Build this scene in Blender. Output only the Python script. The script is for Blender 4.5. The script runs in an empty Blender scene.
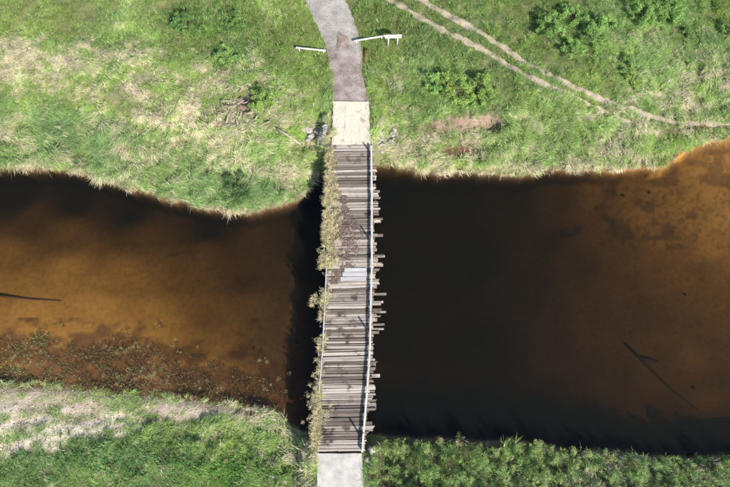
import bpy, bmesh, math, random
import numpy as np
from mathutils import Vector, Matrix

rng = np.random.default_rng(7)
random.seed(7)
R = math.radians
scene = bpy.context.scene
col = scene.collection

# ------------------------------------------------------------------ camera, sky, sun, exposure
CAM_H = 47.6                       # metres above the water
PITCH = R(14)                      # tilt from straight down
FPX = 486.7                        # focal length in photo pixels (730 wide)
cam_d = bpy.data.cameras.new('camera')
cam = bpy.data.objects.new('camera', cam_d); col.objects.link(cam)
cam.location = (0, 0, CAM_H); cam.rotation_euler = (PITCH, 0, 0)
cam_d.sensor_width = 36; cam_d.lens = 36 * FPX / 730
cam_d.clip_end = 3000
scene.camera = cam

SUN_EL = R(34.5); SHADOW_AZ = math.atan2(0.835, -0.55)      # shadows fall to the upper left
sun_dir = Vector((-math.cos(SHADOW_AZ) * math.cos(SUN_EL), -math.sin(SHADOW_AZ) * math.cos(SUN_EL), math.sin(SUN_EL)))
world = bpy.data.worlds.new('World'); scene.world = world; world.use_nodes = True
wn = world.node_tree.nodes; wl = world.node_tree.links; wn.clear()
wo = wn.new('ShaderNodeOutputWorld'); bg = wn.new('ShaderNodeBackground'); sk = wn.new('ShaderNodeTexSky')
sk.sky_type = 'NISHITA'; sk.sun_disc = False; sk.sun_elevation = SUN_EL
sk.sun_rotation = math.atan2(sun_dir.x, sun_dir.y)
bg.inputs['Strength'].default_value = 0.095
wl.new(sk.outputs[0], bg.inputs[0]); wl.new(bg.outputs[0], wo.inputs[0])
sd = bpy.data.lights.new('sun', 'SUN'); sd.energy = 4.6; sd.angle = R(0.5); sd.color = (1, 0.95, 0.87)
sun = bpy.data.objects.new('sun', sd); col.objects.link(sun)
sun.rotation_euler = (-sun_dir).to_track_quat('-Z', 'Y').to_euler(); sun.location = (30, -40, 60)

vs = scene.view_settings
vs.view_transform = 'Standard'; vs.look = 'None'; vs.exposure = 0.84; vs.gamma = 1; vs.use_curve_mapping = False
scene.cycles.use_denoising = True
scene.cycles.filter_width = 1.6
scene.cycles.max_bounces = 6; scene.cycles.transparent_max_bounces = 12

# ------------------------------------------------------------------ pixel <-> place
cP, sP = math.cos(PITCH), math.sin(PITCH)
def P(px, py, z=0.0):
    """point of height z that the photo shows at pixel (px, py)"""
    px = np.asarray(px, float); py = np.asarray(py, float)
    u = (px - 365) / FPX; v = -(py - 243.5) / FPX
    dx, dy, dz = u, sP + v * cP, -cP + v * sP
    t = (np.asarray(z, float) - CAM_H) / dz
    return np.stack([dx * t, dy * t], -1)
def proj(x, y, z):
    zz = np.asarray(z) - CAM_H
    dep = y * sP - zz * cP; up = y * cP + zz * sP
    dep = np.maximum(dep, 5.0)
    return 365 + FPX * x / dep, 243.5 - FPX * up / dep

# ------------------------------------------------------------------ noise
def _h(ix, iy, s):
    n = (ix.astype(np.int64) * 374761393 + iy.astype(np.int64) * 668265263 + s * 1442695041) & 0x7fffffff
    n = ((n ^ (n >> 13)) * 1274126177) & 0x7fffffff
    return ((n ^ (n >> 16)) & 0xffff) / 65535.0
def vnoise(x, y, s=0):
    x = np.asarray(x, float); y = np.asarray(y, float)
    ix = np.floor(x); iy = np.floor(y); fx = x - ix; fy = y - iy
    fx = fx * fx * (3 - 2 * fx); fy = fy * fy * (3 - 2 * fy)
    a = _h(ix, iy, s); b = _h(ix + 1, iy, s); c = _h(ix, iy + 1, s); d = _h(ix + 1, iy + 1, s)
    return (a + (b - a) * fx) * (1 - fy) + (c + (d - c) * fx) * fy
def fbm(x, y, s=0, o=4):
    t = 0; a = 0.5; n = 0
    for k in range(o):
        t = t + a * vnoise(x * 2 ** k + 17.3 * k, y * 2 ** k - 9.1 * k, s + k); n += a; a *= 0.5
    return t / n
def ss(a, b, x):
    t = np.clip((x - a) / (b - a), 0, 1); return t * t * (3 - 2 * t)
def idw(px, py, A, val, p=3.0, soft=12.0):
    A = np.asarray(A, float); val = np.asarray(val, float)
    num = 0; den = 0
    for (ax, ay), v in zip(A, val):
        w = 1.0 / ((px - ax) ** 2 + (py - ay) ** 2 + soft * soft) ** (p / 2)
        num = num + w[..., None] * v if np.ndim(v) else num + w * v
        den = den + w
    return num / (den[..., None] if np.ndim(val[0]) else den)

# ------------------------------------------------------------------ the lie of the land
NPX = np.array([(-60, 166), (0, 169), (60, 171), (100, 180), (150, 196), (190, 206), (230, 213), (265, 211), (295, 203), (312, 190), (325, 168), (350, 160), (372, 157),
                (385, 160), (398, 168), (415, 173), (440, 175), (475, 172), (500, 175), (523, 178), (545, 170), (575, 172), (610, 171), (640, 168), (665, 166), (678, 158), (690, 148), (705, 142), (730, 137), (790, 132)], float)
SPX = np.array([(-60, 382), (0, 386), (60, 387), (120, 392), (180, 399), (240, 406), (280, 414), (300, 432), (320, 448), (362, 447), (380, 436), (420, 437), (460, 440),
                (500, 441), (540, 443), (575, 450), (610, 449), (650, 455), (690, 458), (730, 454), (790, 452)], float)
NW = P(NPX[:, 0], NPX[:, 1]); SW = P(SPX[:, 0], SPX[:, 1])
def yN(x): return np.interp(x, NW[:, 0], NW[:, 1]) + (fbm(x * 0.9, x * 0 + 3, 5) - .5) * 0.7
def yS(x): return np.interp(x, SW[:, 0], SW[:, 1]) + (fbm(x * 0.9, x * 0 + 8, 6) - .5) * 0.5

DECK = 2.6
# carriageway edges, left and right, from the far road to the near slab (photo pixels at road level)
EL = np.array([(285, -45), (305, 0), (318, 27), (326, 47), (331, 82), (333, 103), (331.5, 145), (331, 180), (329, 220), (327, 265), (323, 350), (320, 385), (317, 425), (316, 453), (317, 487), (317, 540)], float)
ER = np.array([(325, -45), (346, 0), (352, 14), (358, 31), (360, 47), (362.5, 68), (365, 84), (369, 102), (371, 145), (371.5, 200), (371.5, 265), (369.5, 350), (365.5, 410), (362.5, 440), (362, 453), (363.5, 487), (365, 540)], float)
ELW = P(EL[:, 0], EL[:, 1], DECK)[::-1]; ERW = P(ER[:, 0], ER[:, 1], DECK)[::-1]
def road_l(y): return np.interp(y, ELW[:, 1], ELW[:, 0]) + np.maximum(y - ELW[-1, 1], 0) * -0.25
def road_r(y): return np.interp(y, ERW[:, 1], ERW[:, 0]) + np.maximum(y - ERW[-1, 1], 0) * -0.25
Y_AN = float(P(350, 145, DECK)[1]); Y_AS = float(P(339, 453, DECK)[1])      # bridge ends
Y_SN = float(P(350, 102.5, DECK)[1])                                       # far end of the pale slab
def road_d(x, y): return np.maximum(road_l(y) - x, x - road_r(y))

DEPTH = [  # (px, py, metres of water)
 (0, 180, 2.6), (60, 185, 2.6), (120, 200, 2.6), (200, 222, 2.6), (20, 212, 1.6), (60, 228, 1.25), (130, 225, 1.5), (200, 240, 1.4), (260, 235, 1.4), (300, 225, 1.6),
 (0, 250, 0.95), (60, 265, 0.72), (0, 285, 0.7), (120, 270, 0.95), (180, 270, 1.35), (230, 270, 1.6), (280, 265, 1.35), (300, 285, 1.1),
 (20, 312, 0.5), (90, 310, 0.55), (150, 315, 0.75), (200, 310, 1.25), (250, 310, 1.0), (290, 320, .95), (20, 335, 0.3), (90, 335, 0.38), (140, 338, 0.45), (190, 340, 0.9), (240, 345, 1.0), (285, 355, .85),
 (30, 360, 0.2), (90, 355, 0.3), (150, 365, 0.2), (200, 370, 0.5), (250, 375, 0.75), (285, 390, 0.8), (60, 378, 0.1), (150, 385, 0.1), (220, 395, 0.2), (270, 403, 0.3),
 (345, 200, 3.0), (345, 300, 3.0), (345, 400, 2.6), (400, 190, 3.0), (450, 190, 2.9), (400, 260, 3.0), (470, 250, 3.0), (400, 330, 3.0), (480, 340, 2.9), (400, 410, 3.0), (480, 410, 3.0), (540, 420, 2.8),
 (520, 195, 2.4), (560, 190, 1.9), (600, 185, 1.3), (640, 185, 1.15), (670, 175, 0.85), (700, 155, 0.5), (725, 150, 0.35), (715, 180, 0.55), (690, 195, 0.75), (725, 210, 0.55), (650, 205, 0.95), (600, 215, 1.6), (550, 230, 2.2),
 (715, 235, 0.75), (670, 235, 1.15), (630, 245, 1.5), (580, 260, 1.9), (530, 280, 2.3), (700, 270, 1.3), (725, 300, 1.3), (680, 310, 1.45), (640, 300, 1.6), (600, 320, 1.8), (560, 340, 2.1),
 (700, 350, 1.4), (660, 360, 1.6), (620, 380, 1.9), (720, 400, 1.6), (680, 420, 2.0), (600, 420, 2.5), (720, 435, 2.2)]
DEPTH = np.array(DEPTH, float); DEPTH[:, 2] += np.maximum(DEPTH[:, 2] - 1.2, 0) * .22

def height(x, y, fine=True):
    x = np.asarray(x, float); y = np.asarray(y, float)
    dn = y - yN(x); dS = yS(x) - y
    dl = np.maximum(dn, dS)
    px, py = proj(x, y, 0 * x)
    # river bed
    dep = idw(px, py, DEPTH[:, :2], DEPTH[:, 2], 3.2, 14.0)
    dep = dep + (fbm(x * .7, y * .7, 11) - .5) * 0.16 * np.minimum(dep, 1) + (fbm(x * .12 + y * .05, y * .4, 13, 2) - .5) * .16 * np.minimum(dep, 1)
    dep = np.maximum(dep, 0.04)
    bed = -dep * ss(0, np.where(dep > 1.0, .55, 1.1), -dl) ** 0.7 - 0.02
    # land
    east = ss(20, 34, x)
    hn = (0.38 - .2 * east) * ss(0, .55, dn) + (1.95 - 1.0 * east) * ss(0.3, 11, dn) + .25 * ss(8, 22, dn)
    wst = ss(-4, -9, x)
    hs = (0.45 - .3 * wst) * ss(0, .6, dS) + (1.5 - .55 * wst) * ss(0.3, 7, dS)
    land = np.where(dn > dS, hn, hs)
    land = land + ((fbm(x * .35, y * .35, 21) - .5) * .55 + (fbm(x * .95, y * 1.25, 23, 3) - .5) * (.28 + (dn > dS) * .75 * ss(30, 18, y) * (1 - east))) * ss(0, 2.0, dl)
    # eroded hollow and the cut round it on the right bank, a scrape beside the dead branches
    for (cx, cy, rx, ry, dp) in HOLLOWS:
        q = ((x - cx) / rx) ** 2 + ((y - cy) / ry) ** 2
        land = land - dp * ss(1.3, .5, q + (fbm(x * 1.5, y * 1.5, 31) - .5) * .8)
    land = np.maximum(land, np.where(dl > 0, .06 + .16 * ss(0, .8, dl), -9))
    # embankment that carries the road
    rd = road_d(x, y)
    along = np.maximum(np.maximum(Y_AS - y, y - Y_AN), 0)      # 0 under the bridge
    off = np.minimum(np.maximum(y - Y_AS, 0), np.maximum(Y_AN - y, 0))
    dd = np.sqrt(np.maximum(rd + .1, 0) ** 2 + np.maximum(off * 1.6, 0) ** 2)
    top = 2.36
    land_e = top - np.maximum(dd - .5, 0) * 1.05 + (fbm(x * 1.1, y * 1.1, 41) - .5) * .3 * ss(.2, 1.2, dd)
    on_land = np.maximum(land, land_e)
    flat = ss(2.2, .3, dd)
    on_land = on_land * (1 - flat) + top * flat
    z = np.where(dl > 0, on_land, np.maximum(bed, land_e - 1.2 * np.maximum(-dl, 0)))
    return z
HOLLOWS = []
def ground_at(px, py):
    z = 1.0
    for _ in range(12):
        x, y = P(px, py, z); z = float(height(np.array([x]), np.array([y]))[0])
    return Vector((float(x), float(y), z))
for hpx, hpy, rx, ry, dp in [(459, 153, 2.5, .9, .6), (252, 104, 1.6, .8, .35), (487, 124, 1.5, .6, .6), (697, 76, .9, .8, .35)]:
    g = P(hpx, hpy, 1.2); HOLLOWS.append((g[0], g[1], rx, ry, dp))

# ------------------------------------------------------------------ materials
def new_mat(name):
    m = bpy.data.materials.new(name); m.use_nodes = True
    nt = m.node_tree; nt.nodes.clear()
    return m, nt, nt.nodes, nt.links
def N(nodes, kind, **kw):
    n = nodes.new(kind)
    for k, v in kw.items():
        if k in n.inputs: n.inputs[k].default_value = v
        else: setattr(n, k, v)
    return n
def ramp(nodes, stops):
    r = nodes.new('ShaderNodeValToRGB'); e = r.color_ramp.elements
    while len(e) < len(stops): e.new(0.5)
    for el, (p, c) in zip(e, stops): el.position = p; el.color = (*c, 1)
    return r
def leaf_mat(name, var=.25, trans=.3):
    """colour from the blade's own 'tint', small world-space variation, light passing through"""
    m, nt, n, l = new_mat(name)
    a = N(n, 'ShaderNodeAttribute', attribute_name='tint')
    geo = n.new('ShaderNodeNewGeometry')
    no = N(n, 'ShaderNodeTexNoise', Scale=2.3, Detail=4.0); l.new(geo.outputs['Position'], no.inputs['Vector'])
    mp = N(n, 'ShaderNodeMapRange'); mp.inputs[3].default_value = 1 - var; mp.inputs[4].default_value = 1 + var
    l.new(no.outputs['Fac'], mp.inputs[0])
    mul = N(n, 'ShaderNodeMixRGB', blend_type='MULTIPLY'); mul.inputs[0].default_value = 1
    l.new(a.outputs['Color'], mul.inputs[1]); l.new(mp.outputs[0], mul.inputs[2])
    d = N(n, 'ShaderNodeBsdfPrincipled', Roughness=.55); d.inputs['Specular IOR Level'].default_value = .25
    t = n.new('ShaderNodeBsdfTranslucent'); mx = n.new('ShaderNodeMixShader'); mx.inputs[0].default_value = trans
    o = n.new('ShaderNodeOutputMaterial')
    l.new(mul.outputs[0], d.inputs['Base Color']); l.new(mul.outputs[0], t.inputs[0])
    l.new(d.outputs[0], mx.inputs[1]); l.new(t.outputs[0], mx.inputs[2]); l.new(mx.outputs[0], o.inputs[0])
    return m
def rough_mat(name, stops, scale=(1, 1, 1), nscale=4.0, rough=.85, bump=.3, detail=8, coord='Object', rand=0.0, stain=None, bdist=.02, stain_world=False, crack=0.0):
    m, nt, n, l = new_mat(name)
    tc = n.new('ShaderNodeTexCoord'); mp = n.new('ShaderNodeMapping'); mp.inputs['Scale'].default_value = scale
    src = tc.outputs[coord]
    oi = n.new('ShaderNodeObjectInfo')
    if rand:
        ad = N(n, 'ShaderNodeVectorMath', operation='ADD'); sc = N(n, 'ShaderNodeMath', operation='MULTIPLY'); sc.inputs[1].default_value = 37.0
        l.new(oi.outputs['Random'], sc.inputs[0]); l.new(src, ad.inputs[0]); l.new(sc.outputs[0], ad.inputs[1]); src = ad.outputs[0]
    l.new(src, mp.inputs[0])
    no = N(n, 'ShaderNodeTexNoise', Scale=nscale, Detail=detail, Roughness=.65); l.new(mp.outputs[0], no.inputs['Vector'])
    fac = no.outputs['Fac']
    if rand:
        mr = N(n, 'ShaderNodeMapRange'); mr.inputs[3].default_value = -rand; mr.inputs[4].default_value = rand
        l.new(oi.outputs['Random'], mr.inputs[0])
        a2 = N(n, 'ShaderNodeMath', operation='ADD'); l.new(fac, a2.inputs[0]); l.new(mr.outputs[0], a2.inputs[1]); fac = a2.outputs[0]
    rp = ramp(n, stops); l.new(fac, rp.inputs[0]); c = rp.outputs[0]
    if stain:
        n2 = N(n, 'ShaderNodeTexNoise', Scale=stain[0], Detail=5.0, Roughness=.6); gw = n.new('ShaderNodeNewGeometry'); l.new(gw.outputs['Position'] if stain_world else tc.outputs[coord], n2.inputs['Vector'])
        r2 = N(n, 'ShaderNodeMapRange'); r2.inputs[1].default_value = stain[1]; r2.inputs[2].default_value = stain[1] + .12
        l.new(n2.outputs['Fac'], r2.inputs[0])
        mx = N(n, 'ShaderNodeMixRGB'); l.new(r2.outputs[0], mx.inputs[0]); l.new(c, mx.inputs[1]); mx.inputs[2].default_value = (*stain[2], 1); c = mx.outputs[0]
    if crack:
        wv = N(n, 'ShaderNodeTexNoise', Scale=1.5, Detail=4.0); l.new(tc.outputs[coord], wv.inputs['Vector'])
        av = N(n, 'ShaderNodeVectorMath', operation='ADD'); l.new(tc.outputs[coord], av.inputs[0]); l.new(wv.outputs['Color'], av.inputs[1])
        vo = N(n, 'ShaderNodeTexVoronoi', feature='DISTANCE_TO_EDGE', Scale=crack); l.new(av.outputs[0], vo.inputs['Vector'])
        cr = N(n, 'ShaderNodeMapRange'); cr.inputs[1].default_value = .006; cr.inputs[2].default_value = .014; cr.inputs[3].default_value = .16; cr.inputs[4].default_value = 0; l.new(vo.outputs['Distance'], cr.inputs[0])
        mc = N(n, 'ShaderNodeMixRGB'); l.new(cr.outputs[0], mc.inputs[0]); l.new(c, mc.inputs[1]); mc.inputs[2].default_value = (.12, .1, .08, 1); c = mc.outputs[0]
    b = N(n, 'ShaderNodeBsdfPrincipled', Roughness=rough); b.inputs['Specular IOR Level'].default_value = .3
    bp = N(n, 'ShaderNodeBump', Strength=bump, Distance=bdist); l.new(no.outputs['Fac'], bp.inputs['Height'])
    o = n.new('ShaderNodeOutputMaterial')
    l.new(c, b.inputs['Base Color']); l.new(bp.outputs[0], b.inputs['Normal']); l.new(b.outputs[0], o.inputs[0])
    return m

M = {}
M['grass'] = leaf_mat('grass_blades', .22)
M['leaf'] = leaf_mat('leaves', .2, .3)
M['plank'] = rough_mat('weathered_plank', [(.2, (.055, .043, .035)), (.4, (.185, .155, .13)), (.6, (.35, .305, .265)), (.82, (.6, .54, .48))], (.55, 9, 9), 1.6, .85, .5, 8, rand=.22, stain=(.9, .54, (.085, .062, .055)), stain_world=True)
M['pale_board'] = rough_mat('pale_board', [(.3, (.3, .29, .3)), (.7, (.52, .5, .51))], (.5, 8, 8), 1.6, .8, .3, 8, rand=.06)
M['kerb'] = rough_mat('whitewashed_timber', [(.28, (.2, .18, .16)), (.42, (.44, .42, .39)), (.8, (.64, .62, .59))], (3, 1.2, 3), 1.5, .8, .3, 6, rand=.05)
M['darkwood'] = rough_mat('dark_timber', [(.3, (.025, .02, .018)), (.7, (.1, .08, .07))], (4, 4, .6), 2, .85, .4, rand=.06)
M['concrete'] = rough_mat('grey_concrete', [(.25, (.32, .3, .28)), (.5, (.46, .44, .41)), (.75, (.54, .52, .48))], (1, 1, 1), 1.3, .9, .15, 10, stain=(.6, .56, (.3, .265, .235)), crack=.42)
M['slab'] = rough_mat('cream_concrete', [(.25, (.3, .24, .19)), (.42, (.53, .485, .395)), (.8, (.64, .6, .5))], (2.6, .45, 1), 1.2, .9, .2, 9, stain=(.9, .6, (.28, .21, .165)), crack=.35)
M['white'] = rough_mat('white_paint', [(.3, (.45, .43, .38)), (.6, (.74, .73, .69))], (1, 1, 1), 5, .6, .1, stain=(3.0, .6, (.28, .24, .19)))
M['bark'] = rough_mat('bark', [(.3, (.05, .04, .03)), (.7, (.17, .13, .1))], (6, 6, 1), 3, .9, .5)
M['dead'] = rough_mat('bleached_wood', [(.3, (.2, .16, .13)), (.7, (.46, .4, .35))], (4, 4, 4), 2, .9, .4, rand=.1)
M['sunk'] = rough_mat('waterlogged_wood', [(.3, (.09, .05, .02)), (.7, (.2, .11, .045))], (4, 4, 4), 2, .7, .3)
M['rock'] = rough_mat('pale_rock', [(.25, (.16, .145, .135)), (.5, (.31, .285, .27)), (.8, (.44, .41, .385))], (1, 1, 1), 3, .9, .5, rand=.12)
M['rut'] = rough_mat('dry_track_soil', [(.28, (.14, .11, .07)), (.45, (.3, .255, .185)), (.75, (.43, .385, .3))], (1, 1, 1), 1.4, .95, .6, 10)
M['mud'] = rough_mat('red_brown_soil', [(.3, (.17, .12, .1)), (.7, (.31, .24, .21))], (1, 1, 1), 3, .95, .6, 10)

# road: pale worn gravel, browner towards the bridge
m, nt, n, l = new_mat('worn_gravel_road')
geo = n.new('ShaderNodeNewGeometry'); sx = n.new('ShaderNodeSeparateXYZ'); l.new(geo.outputs['Position'], sx.inputs[0])
n1 = N(n, 'ShaderNodeTexNoise', Scale=.9, Detail=9.0, Roughness=.62); l.new(geo.outputs['Position'], n1.inputs['Vector'])
n3 = N(n, 'ShaderNodeTexNoise', Scale=9, Detail=4.0); l.new(geo.outputs['Position'], n3.inputs['Vector'])
r1 = ramp(n, [(.3, (.21, .19, .17)), (.5, (.315, .29, .268)), (.7, (.4, .375, .35))]); l.new(n1.outputs[0], r1.inputs[0])
r2 = ramp(n, [(.3, (.13, .1, .085)), (.48, (.25, .205, .185)), (.7, (.38, .325, .3))]); l.new(n1.outputs[0], r2.inputs[0])
yr = float(P(343, 48, 2.4)[1])
mr = N(n, 'ShaderNodeMapRange'); mr.inputs[1].default_value = yr + 1.2; mr.inputs[2].default_value = yr - 1.2
an = N(n, 'ShaderNodeMath', operation='MULTIPLY_ADD'); an.inputs[1].default_value = 6.0; l.new(n1.outputs[0], an.inputs[0]); l.new(sx.outputs['Y'], an.inputs[2])
a2 = N(n, 'ShaderNodeMath', operation='SUBTRACT'); a2.inputs[1].default_value = 3.0; l.new(an.outputs[0], a2.inputs[0]); l.new(a2.outputs[0], mr.inputs[0])
mx = n.new('ShaderNodeMixRGB'); l.new(mr.outputs[0], mx.inputs[0]); l.new(r1.outputs[0], mx.inputs[1]); l.new(r2.outputs[0], mx.inputs[2])
m2 = N(n, 'ShaderNodeMixRGB', blend_type='OVERLAY'); m2.inputs[0].default_value = .25; l.new(mx.outputs[0], m2.inputs[1]); l.new(n3.outputs[0], m2.inputs[2])
b = N(n, 'ShaderNodeBsdfPrincipled', Roughness=.95); bp = N(n, 'ShaderNodeBump', Strength=.5, Distance=.03); l.new(n3.outputs[0], bp.inputs['Height'])
o = n.new('ShaderNodeOutputMaterial'); l.new(m2.outputs[0], b.inputs['Base Color']); l.new(bp.outputs[0], b.inputs['Normal']); l.new(b.outputs[0], o.inputs[0]); M['road'] = m

# ground: soil colour per place in 'tint', grain by noise
m, nt, n, l = new_mat('soil')
a = N(n, 'ShaderNodeAttribute', attribute_name='tint'); geo = n.new('ShaderNodeNewGeometry')
n1 = N(n, 'ShaderNodeTexNoise', Scale=2.2, Detail=10.0, Roughness=.7); l.new(geo.outputs['Position'], n1.inputs['Vector'])
r1 = ramp(n, [(.28, (.68, .68, .68)), (.5, (1, 1, 1)), (.72, (1.2, 1.19, 1.17))]); l.new(n1.outputs[0], r1.inputs[0])
mu = N(n, 'ShaderNodeMixRGB', blend_type='MULTIPLY'); mu.inputs[0].default_value = 1; l.new(a.outputs['Color'], mu.inputs[1]); l.new(r1.outputs[0], mu.inputs[2])
b = N(n, 'ShaderNodeBsdfPrincipled', Roughness=.95); b.inputs['Specular IOR Level'].default_value = .2
bp = N(n, 'ShaderNodeBump', Strength=.45, Distance=.04); l.new(n1.outputs[0], bp.inputs['Height'])
o = n.new('ShaderNodeOutputMaterial'); l.new(mu.outputs[0], b.inputs['Base Color']); l.new(bp.outputs[0], b.inputs['Normal']); l.new(b.outputs[0], o.inputs[0]); M['ground'] = m

# water: clear surface that mirrors the sky, peat-brown absorption with depth
m, nt, n, l = new_mat('peaty_water')
tr = n.new('ShaderNodeBsdfTransparent'); gl = N(n, 'ShaderNodeBsdfGlossy', Roughness=.06)
geo = n.new('ShaderNodeNewGeometry')
nw = N(n, 'ShaderNodeTexNoise', Scale=1.1, Detail=4.0); l.new(geo.outputs['Position'], nw.inputs['Vector'])
bp = N(n, 'ShaderNodeBump', Strength=.12, Distance=.05); l.new(nw.outputs[0], bp.inputs['Height'])
l.new(bp.outputs[0], gl.inputs['Normal'])
dt = N(n, 'ShaderNodeVectorMath', operation='DOT_PRODUCT'); l.new(geo.outputs['Incoming'], dt.inputs[0]); l.new(bp.outputs[0], dt.inputs[1])
ab = N(n, 'ShaderNodeMath', operation='ABSOLUTE'); l.new(dt.outputs['Value'], ab.inputs[0])
om = N(n, 'ShaderNodeMath', operation='SUBTRACT'); om.inputs[0].default_value = 1; l.new(ab.outputs[0], om.inputs[1])
pw = N(n, 'ShaderNodeMath', operation='POWER'); pw.inputs[1].default_value = 5; l.new(om.outputs[0], pw.inputs[0])
fr = N(n, 'ShaderNodeMath', operation='MULTIPLY_ADD'); fr.inputs[1].default_value = .98; fr.inputs[2].default_value = .02; l.new(pw.outputs[0], fr.inputs[0])
mx = n.new('ShaderNodeMixShader'); l.new(fr.outputs[0], mx.inputs[0]); l.new(tr.outputs[0], mx.inputs[1]); l.new(gl.outputs[0], mx.inputs[2])
va = N(n, 'ShaderNodeVolumeAbsorption', Density=1.0); va.inputs['Color'].default_value = (.40, .34, .2, 1)
vs_ = N(n, 'ShaderNodeVolumeScatter', Density=.022); vs_.inputs['Color'].default_value = (.85, 1, .8, 1)
ad = n.new('ShaderNodeAddShader'); l.new(va.outputs[0], ad.inputs[0]); l.new(vs_.outputs[0], ad.inputs[1])
o = n.new('ShaderNodeOutputMaterial'); l.new(mx.outputs[0], o.inputs[0]); l.new(ad.outputs[0], o.inputs['Volume']); M['water'] = m

# ------------------------------------------------------------------ object helpers
def tag(o, label=None, cat=None, group=None, kind=None):
    if label: o['label'] = label
    if cat: o['category'] = cat
    if group: o['group'] = group
    if kind: o['kind'] = kind
    return o
def link(name, me, mat, parent=None, loc=None):
    o = bpy.data.objects.new(name, me); col.objects.link(o)
    if mat and not me.materials: me.materials.append(M[mat])
    if loc is not None: o.location = loc
    if parent: o.parent = parent; o.location = Vector(o.location) - Vector(parent.location)
    return o
def empty(name, loc):
    o = bpy.data.objects.new(name, None); col.objects.link(o); o.location = loc; o.empty_display_size = .3
    return o
def np_mesh(name, V, F, tint=None, smooth=False):
    me = bpy.data.meshes.new(name); V = np.asarray(V, np.float32); F = np.asarray(F, np.int32); k = F.shape[1]
    me.vertices.add(len(V)); me.vertices.foreach_set('co', V.ravel())
    me.loops.add(F.size); me.loops.foreach_set('vertex_index', F.ravel())
    me.polygons.add(len(F)); me.polygons.foreach_set('loop_start', np.arange(0, F.size, k, dtype=np.int32))
    me.polygons.foreach_set('use_smooth', np.full(len(F), smooth))
    me.update(calc_edges=True)
    if tint is not None:
        at = me.attributes.new('tint', 'FLOAT_COLOR', 'POINT')
        c = np.ones((len(V), 4), np.float32); c[:, :3] = tint; at.data.foreach_set('color', c.ravel())
    return me
def bm_mesh(name, bm, smooth=False):
    me = bpy.data.meshes.new(name); bm.to_mesh(me); bm.free()
    if smooth:
        for p in me.polygons: p.use_smooth = True
    return me
def tube(bm, pts, rad, seg=7, jit=0.0):
    pts = [Vector(p) for p in pts]; rings = []
    for i, p in enumerate(pts):
        d = (pts[min(i + 1, len(pts) - 1)] - pts[max(i - 1, 0)]).normalized()
        a = d.orthogonal().normalized() if i == 0 else (rings_a - d * rings_a.dot(d)).normalized()
        rings_a = a; b_ = d.cross(a); r = rad[i] if hasattr(rad, '__len__') else rad
        rings.append([bm.verts.new(p + (a * math.cos(t) + b_ * math.sin(t)) * r * (1 + random.uniform(-jit, jit))) for t in [2 * math.pi * k / seg for k in range(seg)]])
    for A, B in zip(rings, rings[1:]):
        for k in range(seg): bm.faces.new((A[k], A[(k + 1) % seg], B[(k + 1) % seg], B[k]))
    bm.faces.new(rings[0][::-1]); bm.faces.new(rings[-1])
def tube_obj(name, pts, rad, mat, parent=None, seg=7, jit=.05, base=None):
    bm = bmesh.new(); pts = [Vector(p) for p in pts]; base = Vector(base) if base is not None else pts[0].copy()
    tube(bm, [p - base for p in pts], rad, seg, jit)
    return link(name, bm_mesh(name, bm, True), mat, parent, base)
def box_obj(name, size, loc, mat, parent=None, rz=0, bev=.015, rough=0.0):
    bm = bmesh.new(); bmesh.ops.create_cube(bm, size=1)
    for v in bm.verts: v.co = Vector((v.co.x * size[0], v.co.y * size[1], v.co.z * size[2]))
    if bev: bmesh.ops.bevel(bm, geom=bm.edges[:], offset=bev, segments=1, affect='EDGES')
    if rough:
        for v in bm.verts: v.co += Vector([random.uniform(-rough, rough) for _ in range(3)])
    o = link(name, bm_mesh(name, bm), mat, parent, loc); o.rotation_euler = (0, 0, rz)
    return o

# ------------------------------------------------------------------ ground
def axis(a, b, step, far):
    core = np.arange(a, b + 1e-6, step); lo = []; hi = []; s = step; x = a
    while x > -far: s *= 1.25; x -= s; lo.append(x)
    s = step; x = b
    while x < far: s *= 1.25; x += s; hi.append(x)
    return np.array(lo[::-1] + list(core) + hi)
gx = axis(-45, 45, .2, 600); gy = axis(-14, 45, .2, 600)
GX, GY = np.meshgrid(gx, gy); sh = GX.shape
X = GX.ravel(); Y = GY.ravel(); Z = height(X, Y)
GZ = Z.reshape(sh)
def ground_z(x, y):
    """height of the built ground mesh"""
    i = np.clip(np.searchsorted(gx, x) - 1, 0, len(gx) - 2); j = np.clip(np.searchsorted(gy, y) - 1, 0, len(gy) - 2)
    fx = (x - gx[i]) / (gx[i + 1] - gx[i]); fy = (y - gy[j]) / (gy[j + 1] - gy[j])
    return (GZ[j, i] * (1 - fx) + GZ[j, i + 1] * fx) * (1 - fy) + (GZ[j + 1, i] * (1 - fx) + GZ[j + 1, i + 1] * fx) * fy
def ground_at(px, py):
    z = 1.0
    for _ in range(10):
        x, y = P(px, py, z); z = float(ground_z(np.array([x]), np.array([y]))[0])
    return Vector((float(x), float(y), z))
px, py = proj(X, Y, Z)
DN = Y - yN(X); DS = yS(X) - Y; DL = np.maximum(DN, DS)
soil = np.empty((len(X), 3)); soil[:] = (.15, .16, .07)
nz = fbm(X * .6, Y * .6, 51)
soil = soil * (.75 + .5 * nz[:, None])
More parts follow.
